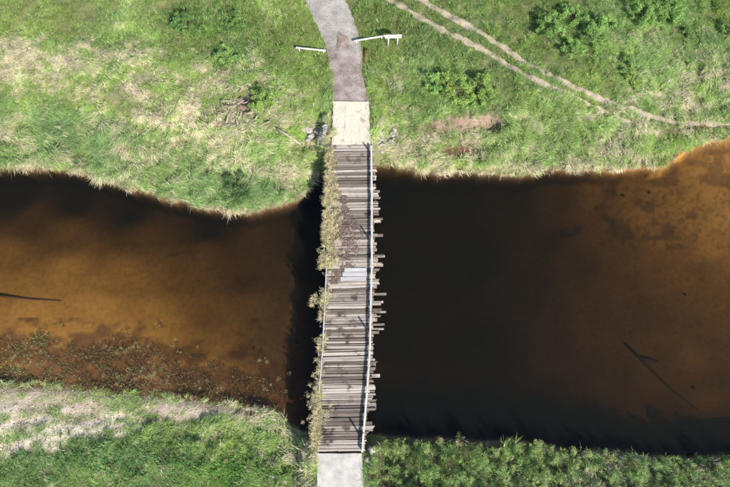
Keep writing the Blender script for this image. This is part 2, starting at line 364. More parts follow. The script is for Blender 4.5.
# bare patches: dry sand streaks (near left), reddish soil, mud
def blob(cx, cy, rx, ry, s=1, ang=0):
    ca, sa = math.cos(ang), math.sin(ang); dx = px - cx; dy = py - cy
    u = (dx * ca + dy * sa) / rx; v = (-dx * sa + dy * ca) / ry
    return ss(1.25, .6, np.sqrt(u * u + v * v) + (fbm(X * .8, Y * .8, 61 + s) - .5) * .9)
def lay(mask, c):
    global soil
    soil = soil * (1 - mask[:, None]) + np.array(c) * mask[:, None]
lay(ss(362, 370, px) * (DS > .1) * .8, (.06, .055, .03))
SAND = ss(-6, 6, py - (387 + .05 * px) + (fbm(X * .7, Y * .7, 63) - .5) * 14) * ss(8, -8, py - np.interp(px, [-60, 0, 60, 120, 200, 270], [462, 456, 447, 434, 420, 408]) + (fbm(X * .5, Y * .9, 64) - .5) * 22) * ss(262, 215, px) * (DS > .15)
lay(SAND, (.58, .505, .4))
BARE = np.maximum.reduce([blob(447, 127, 36, 13, 3), blob(487, 123, 20, 10, 4), blob(250, 104, 20, 9, 5), blob(459, 153, 25, 8, 6), blob(232, 118, 30, 14, 12) * .6]) * (DN > 0)
lay(BARE, (.25, .172, .135)); STONY = np.maximum(blob(316, 133, 15, 9, 14), blob(387, 140, 14, 11, 15)) * (DN > 0); lay(STONY, (.34, .31, .29)); lay(blob(459, 153, 24, 7, 6) * (DN > 0), (.1, .05, .03))
MUDR = np.maximum(blob(705, 133, 45, 10, 7), blob(670, 158, 30, 12, 8)) * (DN > -1); lay(MUDR * .9, (.15, .085, .045))
wet = ss(.5, .05, Z) * (DL > -.3); lay(wet * .7, (.13, .085, .05))
# the bed: ochre sand, browner weed mats in the near-left shallows, mud spots on the right
bedm = ss(.0, -.08, Z) * (DL < .15)
lay(bedm, (.475, .248, .058))
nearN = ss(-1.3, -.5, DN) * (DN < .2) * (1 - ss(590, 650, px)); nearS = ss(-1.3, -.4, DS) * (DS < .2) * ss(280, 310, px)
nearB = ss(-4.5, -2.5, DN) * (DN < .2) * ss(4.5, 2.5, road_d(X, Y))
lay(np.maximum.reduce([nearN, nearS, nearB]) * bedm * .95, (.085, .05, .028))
lay(ss(190, 285, px) * (px < 345) * ss(170, 215, py) * ss(420, 380, py) * bedm * .78, (.12, .07, .035))
# weeds on the bed, with a shape of their own
wm = ss(.45, .75, fbm(X * .55, Y * .9, 71) + .42 * ss(318, 372, py + (px - 150) * -.03 + 14 * np.sin(px * .02)) - .12) * (px < 312) * (py > 318) * (py < 425)
lay(wm * bedm * .85, (.15, .07, .033))
wm2 = ss(.5, .7, fbm(X * .8, Y * .8, 75) + .25 * ss(200, 165, py) - .05) * (px > 560) * (py < 240)
lay(wm2 * bedm * .7, (.17, .09, .035)); lay(ss(.52, .72, fbm(X * 2.6, Y * 2.6, 79, 3)) * (px > 600) * (py < 250) * bedm * .6, (.2, .11, .04))
wm3 = ss(.55, .75, fbm(X * .35 + 4, Y * .5, 77)) * (px > 380)
lay(wm3 * bedm * .25, (.3, .19, .09))
ii = np.arange(sh[0] * sh[1]).reshape(sh)
F = np.stack([ii[:-1, :-1], ii[:-1, 1:], ii[1:, 1:], ii[1:, :-1]], -1).reshape(-1, 4)
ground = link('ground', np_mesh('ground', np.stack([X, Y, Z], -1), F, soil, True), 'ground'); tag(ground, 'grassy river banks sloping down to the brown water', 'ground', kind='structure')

bm = bmesh.new(); bmesh.ops.create_cube(bm, size=1)
for v in bm.verts: v.co = Vector((v.co.x * 1150, v.co.y * 1150, -6.0 if v.co.z < 0 else 0))
water = link('water', bm_mesh('water', bm), 'water'); tag(water, 'still peat brown river under the bridge', 'water', kind='structure')
if 1:
    lowest = Z.min()
    assert lowest > -5.9, lowest

# ------------------------------------------------------------------ road, slabs, track
def strip(name, mat, ys, lf, rf, zf, nu=14, label=None, edge=.12, s=0):
    ys = np.asarray(ys); U = np.linspace(0, 1, nu); V = []; 
    for y in ys:
        a = lf(y); b_ = rf(y)
        a = a + (fbm(np.array([y * 1.1]), np.array([1.0]), 81 + s)[0] - .5) * edge * 4; b_ = b_ + (fbm(np.array([y * 1.1]), np.array([9.0]), 83 + s)[0] - .5) * edge * 4
        for u in U: V.append((a + (b_ - a) * u, y))
    V = np.array(V); z = zf(V[:, 0], V[:, 1]); k = np.arange(len(ys) * nu).reshape(len(ys), nu)
    F = np.stack([k[:-1, :-1], k[:-1, 1:], k[1:, 1:], k[1:, :-1]], -1).reshape(-1, 4)
    o = link(name, np_mesh(name, np.column_stack([V, z]), F, None, True), mat)
    return tag(o, label, name.replace('_', ' '), kind='structure')
def road_z(x, y):
    u = (x - road_l(y)) / np.maximum(road_r(y) - road_l(y), .1)
    return np.maximum(ground_z(x, y) + .02, 2.42) + .09 * np.sin(np.clip(u, 0, 1) * np.pi) + (fbm(x * 1.2, y * 1.2, 91) - .5) * .06
strip('road', 'road', np.arange(Y_SN - .25, 60, .25), road_l, road_r, road_z, 16, 'pale worn gravel road leading up to the bridge', .1)

def slab(name, mat, ys, z, thick, label, ragged):
    ys = list(ys); bm = bmesh.new(); nu = 8; top = []
    for k, y in enumerate(ys):
        j1 = (fbm(np.array([y * 2.2]), np.array([3.]), 95)[0] - .5) * ragged; j2 = (fbm(np.array([y * 2.2]), np.array([7.]), 96)[0] - .5) * ragged
        a, b_ = road_l(y) + .02 + j1, road_r(y) - .02 + j2
        row = []
        for u in np.linspace(0, 1, nu):
            x = a + (b_ - a) * u; yy = y
            if k in (0, len(ys) - 1): yy += (fbm(np.array([x * 1.7]), np.array([y]), 97)[0] - .5) * ragged * .8
            row.append(bm.verts.new((x, yy, z + (fbm(np.array([x]), np.array([yy]), 98)[0] - .5) * .03)))
        top.append(row)
    fs = []
    for r0, r1 in zip(top, top[1:]):
        for k in range(nu - 1): fs.append(bm.faces.new((r0[k], r0[k + 1], r1[k + 1], r1[k])))
    ex = bmesh.ops.extrude_face_region(bm, geom=fs)
    for v in [e for e in ex['geom'] if isinstance(e, bmesh.types.BMVert)]: v.co.z -= thick
    for f in fs: 
        if f.is_valid: pass
    bmesh.ops.recalc_face_normals(bm, faces=bm.faces[:])
    o = link(name, bm_mesh(name, bm), mat); tag(o, label, 'slab', kind='structure'); return o
slab('approach_slab', 'slab', np.linspace(Y_AN + .04, Y_SN + .1, 12), DECK + .0, .4, 'cream concrete slab at the far end of the bridge', .3)
slab('approach_slab', 'concrete', np.linspace(-70, Y_AS - .04, 70), DECK + .0, .4, 'light grey concrete slab at the near end of the bridge', .16)

def rut(pts, w0, w1, s, label, parent):
    g = np.array([ground_at(*p)[:2] for p in pts]); seg = np.r_[0, np.cumsum(np.hypot(*np.diff(g, axis=0).T))]
    t = np.arange(0, seg[-1], .2); cx = np.interp(t, seg, g[:, 0]); cy = np.interp(t, seg, g[:, 1])
    k5 = np.ones(15) / 15; cx = np.convolve(np.pad(cx, 7, 'edge'), k5, 'valid'); cy = np.convolve(np.pad(cy, 7, 'edge'), k5, 'valid')
    dx = np.gradient(cx); dy = np.gradient(cy); L = np.hypot(dx, dy); nx, ny = -dy / L, dx / L
    w = np.interp(t, [0, seg[-1]], [w0, w1]) * (.2 + 1.0 * fbm(t * .8, t * 0, 101 + s))
    c = (fbm(t * .5, t * 0 + 5, 105 + s) - .5) * .35
    U = np.linspace(-1, 1, 6); V = []; w = w * .88 * np.clip(.8 + .8 * (fbm(t * 2.6, t * 0 + 2, 107 + s, 2) - .2), .25, 1.5)
    for u in U: V.append(np.stack([cx + nx * (u * w * .5 + c), cy + ny * (u * w * .5 + c)], -1))
    V = np.stack(V, 1).reshape(-1, 2); z = ground_z(V[:, 0], V[:, 1]) + .035
    k = np.arange(len(t) * 6).reshape(len(t), 6)
    F = np.stack([k[:-1, :-1], k[:-1, 1:], k[1:, 1:], k[1:, :-1]], -1).reshape(-1, 4)
    link('wheel_rut', np_mesh('wheel_rut', np.column_stack([V, z]), F, None, True), 'rut', parent)
    return np.stack([cx, cy], -1), w
track = empty('dirt_track', (0, 0, 0)); tag(track, 'pale two rut dirt track curving across the far right bank', 'track', kind='structure')
RUT1, W1 = rut([(380, -22), (421, 0), (461, 22), (490, 38), (535, 68), (586, 93), (636, 112), (686, 124), (735, 125), (800, 124)], .95, .95, 0, '', track)
RUT2, W2 = rut([(345, -24), (388, 0), (441, 30), (490, 54), (535, 80), (586, 103), (626, 122), (658, 135)], 1.0, .7, 9, '', track)
def rut_d(x, y):
    d = np.full(x.shape, 9.0)
    for Rr, w in ((RUT1, W1), (RUT2, W2)):
        for k in range(0, len(Rr), 2):
            d = np.minimum(d, np.hypot(x - Rr[k, 0], y - Rr[k, 1]) - w[k] * .5)
    return d

# ------------------------------------------------------------------ the bridge
y0, y1 = Y_AS, Y_AN
cxm = lambda y: .5 * (road_l(y) + road_r(y))
bridge = empty('timber_bridge', (float(cxm(.5 * (y0 + y1))), .5 * (y0 + y1), -2.5))
tag(bridge, 'old single lane timber bridge with ragged grey planks across the brown river', 'bridge')
plank_me = []
for k in range(8):
    bm = bmesh.new(); nx = 6; rings = []
    for i in range(nx):
        x = -.5 + i / (nx - 1); e = i in (0, nx - 1)
        w = .5 * (.94 + random.uniform(-.04, .05)); yo = random.uniform(-.02, .02); zo = random.uniform(-.06, .06)
        xa = x + (random.uniform(-.012, .012) if e else 0); xb = x + (random.uniform(-.012, .012) if e else 0)
        rings.append([bm.verts.new((xa, -w + yo, -.5)), bm.verts.new((xb, w + yo, -.5)), bm.verts.new((xb, w + yo - .04, .42 + zo)), bm.verts.new((xb, w + yo - .12, .5 + zo)), bm.verts.new((xa, -w + yo + .12, .5 + zo)), bm.verts.new((xa, -w + yo + .04, .42 + zo))])
    for A, B in zip(rings, rings[1:]):
        for q in range(6): bm.faces.new((A[q], A[(q + 1) % 6], B[(q + 1) % 6], B[q]))
    bm.faces.new(rings[0]); bm.faces.new(rings[-1][::-1]); bmesh.ops.recalc_face_normals(bm, faces=bm.faces[:])
    plank_me.append(bm_mesh('plank', bm)); plank_me[-1].materials.append(M['plank'])
# how far plank ends stick out past the right-hand kerb, in photo pixels by photo row
EXT = [(146, 3), (165, 4), (175, 5), (190, 9), (205, 7), (220, 9), (235, 12), (247, 9), (255, 14), (266, 12), (272, 4), (278, 4), (282, 8), (294, 16), (302, 13), (307, 5), (312, 16), (318, 7), (329, 14), (336, 3), (352, 3), (358, 6), (366, 7), (372, 4), (376, 12), (380, 4), (385, 8), (392, 9), (398, 4), (403, 11), (411, 11), (414, 8), (420, 3), (428, 9), (434, 3), (453, 2)]
EXT = np.array(EXT, float)
y = y0 + .14; k = 0
while y < y1 - .1:
    w = random.choice([.16, .2, .24, .27, .33]); g = random.choice([.0, .004, .008, .012, .03, .055])
    yc = y + w / 2; _, prow = proj(np.array([0.]), np.array([yc]), np.array([DECK]))
    e = np.interp(prow[0], EXT[:, 0], EXT[:, 1]) / 10.4
    e = e * random.choice([.1, .12, .2, .4, .75, 1, 1.1]) if e > .5 else e * random.uniform(.4, 1)
    xl = road_l(yc) - random.choice([.02, .05, .1, .12, .3, .45]); xr = road_r(yc) + .1 + e
    th = .1; o = bpy.data.objects.new('plank', random.choice(plank_me)); col.objects.link(o); o.parent = bridge
    o.location = Vector(((xl + xr) / 2, yc, DECK - .05 + random.uniform(-.025, .02))) - bridge.location
    o.scale = (xr - xl, w, th); o.rotation_euler = (random.uniform(-.04, .04), random.uniform(-.008, .008), .02 + random.uniform(-.013, .013))
    y += w + g; k += 1
# shorter lower timbers whose ends show past the planks on the right
for prow, ext, wd in [(178, 4, .3), (191, 8, .22), (206, 6, .3), (221, 9, .24), (235, 11, .25), (256, 13, .2), (265, 11, .25), (281, 5, .4), (294, 15, .2), (302, 12, .22), (312, 15, .2), (320, 6, .3), (329, 13, .18), (363, 6, .6), (376, 11, .3), (393, 7, .35), (406, 9, .5), (430, 8, .22)]:
    yy = float(P(368, prow, DECK)[1]); xr = float(road_r(yy))
    box_obj('bearer_end', (2.2 + ext / 10.4, wd, .2), (xr - 1.1 + ext / 24 + .1, yy, DECK - .22), 'plank', bridge, .02, .02, .012)
# kerbs: whitewashed timbers in lengths, with blocks under them
def kerb(fx, off, rows, h, w, mt='kerb'):
    for a, b_ in zip(rows, rows[1:]):
        ya, yb = float(P(350, a, DECK)[1]) - .03, float(P(350, b_, DECK)[1]) + .03
        xa, xb = float(fx(ya)) + off, float(fx(yb)) + off
        L = math.hypot(xb - xa, yb - ya); c = ((xa + xb) / 2, (ya + yb) / 2, DECK + h)
        rl = box_obj('kerb_rail', (w, L, .17), c, mt, bridge, math.atan2(yb - ya, xb - xa) - math.pi / 2, .02, .008)
        for f in (.15, .5, .85):
            kb = box_obj('kerb_block', (.16, .3, h - .06), (xa + (xb - xa) * f, ya + (yb - ya) * f, DECK + (h - .06) / 2 - .01), 'darkwood', None, 0, .01)
            kb.parent = rl; kb.matrix_parent_inverse = (Matrix.Translation(bridge.location) @ Matrix.LocRotScale(rl.location, rl.rotation_euler, None)).inverted()
kerb(road_r, .02, [147, 206, 265, 312, 350, 392, 432, 452], .36, .17)
kerb(road_l, -.02, [266, 312, 352, 393], .22, .1, 'pale_board')
for (ppx, ppy, h) in [(368.5, 151, .8), (369, 239, 1.1), (369.5, 331, 1.1), (364, 436, 1.25)]:
    q = P(ppx, ppy, DECK); yy = float(q[1]); xx = float(road_r(yy)) - .2
    box_obj('guard_post', (.13, .15, h), (xx, yy, DECK + h / 2 - .02), 'darkwood', bridge, .1, .015, .006)
for (ppx, ppy, h) in [(323, 312, 1.0)]:
    yy = float(P(ppx, ppy, DECK)[1]); xx = float(road_l(yy)) - .14
    box_obj('guard_post', (.13, .15, h), (xx, yy, DECK + h / 2 - .1), 'darkwood', bridge, .1, .015, .006)
# stringers, headstocks, piles, abutments
for f in (.06, .28, .5, .72, .94):
    ys = np.linspace(y0 - .2, y1 + .2, 9)
    tube_obj('stringer', [(float(road_l(q) + (road_r(q) - road_l(q)) * f), q, DECK - .31) for q in ys], .2, 'darkwood', bridge, 8, .06)
for q in np.linspace(y0, y1, 6)[1:-1]:
    c = float(cxm(q))
    box_obj('headstock', (5.0, .36, .36), (c, q, DECK - .68), 'darkwood', bridge, 0, .03, .015)
    for dx in (-1.8, 0, 1.8):
        gz = float(ground_z(np.array([c + dx]), np.array([q]))[0])
        tube_obj('pile', [(c + dx, q, gz - .6), (c + dx * .98, q, DECK - .8)], [.22, .19], 'darkwood', bridge, 9, .06)
for q, s_ in ((y1 + .28, 1), (y0 - .28, -1)):
    c = float(cxm(q)); box_obj('abutment', (4.5, .4, 1.7), (c, q, DECK - .42 - .85 - .01), 'concrete', bridge, 0, .03, .02)

# pale loose boards lying on the deck
for i, (row, lx, rx) in enumerate([(270, 344.5, 366.5), (274.3, 342.5, 367), (278.8, 340.5, 366)]):
    a = P(lx, row, DECK); b_ = P(rx, row, DECK)
    o = box_obj('loose_board', (float(b_[0] - a[0]), .38, .05), (float(a[0] + b_[0]) / 2, float(a[1]), DECK + .055), 'pale_board', None, .015 + random.uniform(-.01, .01), .008, .004)
    tag(o, ['pale grey board lying on the deck, farthest of three side by side', 'pale grey board lying on the deck, middle of three side by side', 'pale grey board lying on the deck, nearest of three side by side'][i], 'board', 'loose boards on the deck')

# ------------------------------------------------------------------ barrier rails and sign by the road
def rail(p, q, h, label):
    a = ground_at(*p); b_ = ground_at(*q); r = empty('barrier_rail', a); tag(r, label, 'barrier', 'white barrier rails beside the road')
    a2 = a + Vector((0, 0, h)); b2 = b_ + Vector((0, 0, h)); d = b2 - a2
    tube_obj('pole', [a2, a2 + d * .33, a2 + d * .66, b2], .085, 'white', r, 8, .02)
    for f in (.08, .92):
        c = a2 + d * f; g = c.copy(); g.z = float(ground_z(np.array([c.x]), np.array([c.y]))[0])
        tube_obj('post', [g - Vector((0, 0, .3)), c + Vector((0, 0, .1))], .07, 'white', r, 7, .02)
    tube_obj('end_cap', [b2 - d * .02, b2 + d * .012], .11, 'white', r, 8, 0)
rail((354, 43.5), (384, 38.5), .42, 'long white rail on short posts on the right road verge, reaching towards the sign')
rail((326, 53), (297, 50), .4, 'short white rail on low posts in the grass left of the road')
g1 = ground_at(388, 46); g2 = ground_at(397, 45)
sg = empty('road_sign', (g1 + g2) / 2); tag(sg, 'white rectangular board sign on two posts in the grass right of the road', 'sign')
dirv = (g2 - g1); dirv.z = 0; dirv.normalize(); zt = max(g1.z, g2.z)
for g in (g1, g2): tube_obj('post', [g - Vector((0, 0, .3)), Vector((g.x, g.y, zt + 1.72))], .06, 'white', sg, 7, .02)
pc = (g1 + g2) / 2; nrm = Vector((dirv.y, -dirv.x, 0)); pc = Vector((pc.x, pc.y, zt + 1.5)) + nrm * .085
o = box_obj('sign_panel', (1.7, .035, .5), pc, 'white', sg, math.atan2(dirv.y, dirv.x), .006)
for s_ in (-1, 1):
    box_obj('bracket', (.08, .1, .3), pc + dirv * (s_ * .48) - nrm * .03, 'darkwood', sg, math.atan2(dirv.y, dirv.x), .004)
a = ground_at(365, 49); b_ = ground_at(365.5, 63)  # dark tube added to stand in for a streak of shade in the verge grass
tag(tube_obj('verge_shade', [a + Vector((0, 0, .12)), (a + b_) / 2 + Vector((0, 0, .14)), b_ + Vector((0, 0, .12))], .13, 'sunk', None, 8, .1), 'dark streak of shade in the grass along the right road edge, shaped as a lying post', 'post')
# red-brown earth patch on the road
g = ground_at(341, 42); nu = 20; V = []; Fc = []
for i in range(7):
    for k in range(nu):
        t = 2 * math.pi * k / nu; r = i / 6; e = 1 + .3 * math.sin(3 * t + 1) * r + random.uniform(-.16, .16) * r
        x = g.x + .55 * r * e * math.cos(t) + .15 * r * math.sin(t); yv = g.y + 1.1 * r * e * math.sin(t)
        V.append((x, yv, float(road_z(np.array([x]), np.array([yv]))[0]) + .008 + .07 * (1 - r * r) * random.uniform(.5, 1.1)))
for i in range(6):
    for k in range(nu): Fc.append((i * nu + k, i * nu + (k + 1) % nu, (i + 1) * nu + (k + 1) % nu, (i + 1) * nu + k))
tag(link('earth_heap', np_mesh('earth_heap', np.array(V) - np.array(g), Fc, None, True), 'mud', None, g), 'low heap of reddish brown earth spilled on the road', 'earth heap')

# ------------------------------------------------------------------ rocks, branches, logs
rock_me = []
for k in range(6):
    bm = bmesh.new(); bmesh.ops.create_icosphere(bm, subdivisions=2, radius=.5)
    sv = [Vector((random.gauss(0, 1), random.gauss(0, 1), random.gauss(0, 1))).normalized() for _ in range(11)]
    for v in bm.verts:
        for s_ in sv:
            dd = v.co.dot(s_)
            if dd > .3: v.co -= s_ * (dd - .3)
        v.co *= 1 + random.uniform(-.05, .05)
    rock_me.append(bm_mesh('rock', bm)); rock_me[-1].materials.append(M['rock'])
def rocks(spots, label, group):
    for (ppx, ppy, s_) in spots:
        g = ground_at(ppx, ppy); o = bpy.data.objects.new('rock', random.choice(rock_me)); col.objects.link(o)
        o.scale = (s_ * random.uniform(.8, 1.3), s_ * random.uniform(.7, 1.1), s_ * random.uniform(.5, .8)); o.rotation_euler = (random.uniform(-.3, .3), random.uniform(-.3, .3), random.uniform(0, 6))
        o.location = g + Vector((0, 0, .2 * s_)); tag(o, label, 'rock', group)
rocks([(random.uniform(303, 328), random.uniform(126, 140), random.uniform(.35, 1.0)) for _ in range(24)], 'grey broken rock heaped left of the far bridge slab', 'rocks left of the far slab')
rocks([(random.uniform(375, 398), random.uniform(130, 152), random.uniform(.3, .95)) for _ in range(26)], 'pale broken rock heaped right of the far bridge slab', 'rocks right of the far slab')
rocks([(random.uniform(364, 373), random.uniform(447, 462), random.uniform(.4, .75)) for _ in range(6)], 'pale rock beside the near right corner of the bridge', 'rocks at the near right corner')
g = ground_at(272, 476); rocks([(272, 476, .6)], 'single white stone in the green grass left of the near slab', 'stone in the grass')

def lying(name, pts, rad, mat, label, cat, lift=.1):
    P3 = [ground_at(*p) + Vector((0, 0, lift)) for p in pts]
    return tag(tube_obj(name, P3, rad, mat, None, 8, .12), label, cat)
lying('fallen_branch', [(277, 130), (288, 137), (301, 146)], [.1, .13, .08], 'dead', 'pale bare branch lying in dry grass left of the grey rocks', 'branch', .45)
pile = empty('brushwood_heap', ground_at(238, 118)); tag(pile, 'tangled heap of dead grey branches on the left bank', 'brushwood')
for k in range(46):
    c = ground_at(random.gauss(240, 14), random.gauss(117, 11)); az = random.uniform(0, 6.3); L = random.uniform(.6, 1.6); d = Vector((math.cos(az), math.sin(az), random.uniform(-.1, .35))) * L
    h = random.uniform(.15, .6); p0 = c + Vector((0, 0, h)) - d * .5; p1 = c + Vector((0, 0, h)) + d * .5
    md = (p0 + p1) / 2 + Vector((random.uniform(-.15, .15), random.uniform(-.15, .15), random.uniform(-.1, .1)))
    tube_obj('stick', [p0, md, p1], [random.uniform(.05, .09), .05, .02], 'dead', pile, 5, .1)
def sunk(name, pts, rad, label):
    P3 = []
    for (a_, b_, z) in pts:
        q = P(a_, b_, z); P3.append(Vector((q[0], q[1], float(ground_z(q[None, 0], q[None, 1])[0]) + .03)))
    return tag(tube_obj(name, P3, rad, 'sunk', None, 8, .15), label, 'log')
sunk('sunken_log', [(-8, 294, -.45), (10, 297, -.5), (34, 299.5, -.6), (62, 301, -.7)], [.18, .16, .1, .05], 'dark log lying just under the water at the left edge')
lg = empty('sunken_branch', (0, 0, 0)); q = P(630, 345, -.4); lg.location = (q[0], q[1], -1.2); tag(lg, 'dark forked branch lying under the brown water on the right', 'branch')
def wp(a_, b_, z):
    q = P(a_, b_, z); z = float(ground_z(q[None, 0], q[None, 1])[0]) + .07
    return Vector((q[0], q[1], z))
tube_obj('limb', [wp(630, 344, -1.0), wp(650, 365, -1.05), wp(672, 387, -1.2), wp(700, 410, -1.5)], [.15, .16, .12, .08], 'sunk', lg, 8, .15)
tube_obj('twig', [wp(643, 358, -1.04), wp(652, 360, -1.0), wp(663, 363, -1.1)], [.2, .22, .08], 'sunk', lg, 7, .15)
for (a_, b_, r) in [(692, 293, .2), (703, 389, .25), (628, 193, .24), (654, 191, .22)]:
    q = P(a_, b_, -.3); gz = float(ground_z(q[None, 0], q[None, 1])[0])
    o = link('sunken_stump', rock_me[int(r * 100) % 6].copy(), None, None, (q[0], q[1], gz + .08)); o.data.materials.clear(); o.data.materials.append(M['sunk']); o.scale = (r * 2, r * 1.7, r * 1.1)
    tag(o, {692: 'small dark lump under the water near the right edge', 703: 'dark lump under the water beyond the forked branch, low right', 628: 'dark round lump in shallows off the right bank, left of two', 654: 'dark round lump in shallows off the right bank, right of two'}[a_], 'stump')

# ------------------------------------------------------------------ vegetation
def blade_mesh(name, P0, az, L, W, bend, C, segs):
    """N grass blades: root P0, azimuth az, length, width, lean from the vertical, colour"""
    n = len(P0); ca, sa = np.cos(az), np.sin(az); side = np.stack([-sa, ca, 0 * az], -1) * (W * .5)[:, None]
    def along(f, b): return P0 + (L * f)[:, None] * np.stack([ca * np.sin(b), sa * np.sin(b), np.cos(b)], -1)
    tip = along(1.0, bend)
    if segs == 1:
        V = np.stack([P0 - side, P0 + side, tip], 1).reshape(-1, 3); Fi = np.arange(n)[:, None] * 3 + np.array([[0, 1, 2]]); C3 = np.repeat(C, 3, 0)
    else:
        mid = along(.55, bend * .62)
        V = np.stack([P0 - side * .7, P0 + side * .7, mid - side, mid + side, tip], 1).reshape(-1, 3)
        Fi = (np.arange(n)[:, None, None] * 5 + np.array([[0, 1, 3], [0, 3, 2], [2, 3, 4]])[None]).reshape(-1, 3); C3 = np.repeat(C, 5, 0)
    return np_mesh(name, V, Fi, C3)

VEG = [  # px, py, straw share, blade length, lean, green: 0 yellow-green .. 1 grey/blue-green
 (0, 10, .06, .27, .8, .22), (60, 30, .06, .27, .8, .22), (100, 8, .12, .27, .8, .5), (150, 30, .15, .32, .7, .35), (190, 22, .08, .45, .6, .45), (235, 20, .12, .4, .7, .4), (290, 10, .1, .35, .8, .35), (310, 30, .1, .35, .8, .3),
 (300, 70, .15, .4, .8, .3), (322, 95, .22, .4, .8, .3), (272, 6, .8, .3, 1.2, .3), (180, 50, .25, .4, .9, .4), (230, 55, .15, .45, .8, .4), (270, 45, .15, .4, .8, .3),
 (20, 58, .85, .5, 1.3, .2), (80, 58, .78, .5, 1.3, .2), (140, 64, .7, .5, 1.3, .2), (60, 85, .55, .5, 1.2, .2), (110, 92, .55, .5, 1.2, .2), (150, 90, .65, .5, 1.2, .2), (30, 97, .45, .6, 1.2, .25), (200, 80, .62, .5, 1.2, .2), (250, 75, .5, .5, 1.1, .25), (215, 130, .62, .6, 1.3, .3),
 (280, 115, .6, .6, 1.2, .3), (180, 122, .68, .6, 1.3, .3), (300, 150, .55, .7, 1.2, .3), (262, 160, .55, .8, 1.2, .4), (290, 95, .55, .5, 1.1, .25),
 (0, 118, .32, .95, 1.05, .75), (50, 130, .32, 1, 1.05, .75), (100, 140, .36, 1, 1.05, .75), (150, 160, .38, 1, 1.05, .7), (200, 180, .36, 1, 1.05, .7), (240, 192, .3, .9, 1.0, .8), (280, 192, .42, .9, 1.1, .6), (20, 160, .36, 1, 1.05, .7), (90, 168, .42, 1, 1.05, .6),
 (380, 20, .12, .4, .8, .5), (388, 70, .3, .45, .9, .2), (400, 110, .32, .5, .9, .4), (420, 60, .12, .4, .8, .5), (450, 40, .1, .38, .8, .5), (440, 100, .15, .5, .8, .4), (500, 90, .18, .4, .8, .4), (520, 120, .3, .6, 1.1, .4), (480, 150, .6, .7, 1.2, .3), (400, 152, .75, .7, 1.2, .3), (430, 165, .6, .7, 1.2, .3),
 (560, 130, .32, .6, 1.1, .35), (600, 150, .42, .7, 1.1, .3), (640, 140, .36, .6, 1.1, .3), (660, 110, .45, .5, 1.1, .4), (560, 60, .12, .35, .8, .5), (600, 30, .2, .4, .9, .5), (640, 60, .26, .45, 1.1, .6), (700, 45, .24, .45, 1.1, .65), (700, 88, .6, .5, 1.2, .35), (725, 100, .42, .5, 1.1, .5), (720, 15, .06, .4, .8, .3), (680, 32, .2, .4, 1, .6), (500, 10, .14, .35, .8, .5), (545, 15, .1, .35, .8, .5), (600, 75, .22, .4, .9, .5), (650, 90, .34, .5, 1.1, .45),
 (30, 460, .2, .4, .9, .6), (100, 465, .15, .45, .9, .6), (150, 445, .22, .4, .9, .6), (230, 472, .03, .5, .8, .45), (190, 430, .3, .4, 1, .6), (265, 440, .28, .45, 1, .5), (20, 400, .3, .35, 1, .5), (100, 400, .3, .35, 1, .5), (180, 412, .45, .4, 1.1, .5), (250, 412, .55, .5, 1.1, .4), (298, 432, .75, .6, 1.1, .3), (60, 440, .15, .4, .9, .6),
 (380, 470, .15, .5, .8, .4), (480, 470, .12, .5, .8, .5), (560, 470, .2, .5, .8, .5), (600, 452, .7, .7, 1.2, .3), (680, 470, .15, .5, .8, .6), (725, 460, .35, .5, .9, .5), (540, 440, .4, .6, 1.1, .4), (420, 450, .2, .5, .8, .4)]
VEG = np.array(VEG, float); VEG[:, 2] *= .85; VEG[:, 3] = np.minimum(VEG[:, 3], .85)
def veg_at(px, py): return idw(px, py, VEG[:, :2], VEG[:, 2:], 4.0, 9.0)
G_YEL = np.array((.385, .525, .125)); G_GRY = np.array((.27, .42, .17)); STRAW = np.array((.66, .63, .4)); STRAW2 = np.array((.68, .58, .43))

step = .15
tx, ty = np.meshgrid(np.arange(-48, 48, step), np.arange(-13, 47, step)); tx = tx.ravel(); ty = ty.ravel()
tx = tx + rng.uniform(-.5, .5, tx.size) * step; ty = ty + rng.uniform(-.5, .5, ty.size) * step
tz = ground_z(tx, ty); tpx, tpy = proj(tx, ty, tz)
keep = (tpx > -25) & (tpx < 755) & (tpy > -25) & (tpy < 510) & (tz > np.where((tpx < 300) & (tpy > 372), -.07, .03))
tx, ty, tz, tpx, tpy = (a_[keep] for a_ in (tx, ty, tz, tpx, tpy))
v = veg_at(tpx + (fbm(tx * .5, ty * .5, 111) - .5) * 26, tpy + (fbm(tx * .5, ty * .5, 113) - .5) * 26)
straw, LEN, LEAN, HUE = v.T
dn = ty - yN(tx); dS = yS(tx) - ty
rd = road_d(tx, ty) + (fbm(tx * 1.3, ty * 1.3, 115) - .5) * .8
onroad = rd < np.where((ty < Y_SN + .3) & (ty > Y_AN - .3), .12, 0)
under = (ty > Y_AS - .1) & (ty < Y_AN + .1) & (rd < .5)
pick = lambda A: A[np.clip(np.searchsorted(gy, ty) - 1, 0, sh[0] - 1), np.clip(np.searchsorted(gx, tx) - 1, 0, sh[1] - 1)]
sand = pick(SAND.reshape(sh)); bare = pick(BARE.reshape(sh)); mudr = pick(MUDR.reshape(sh)); stony = pick(STONY.reshape(sh))
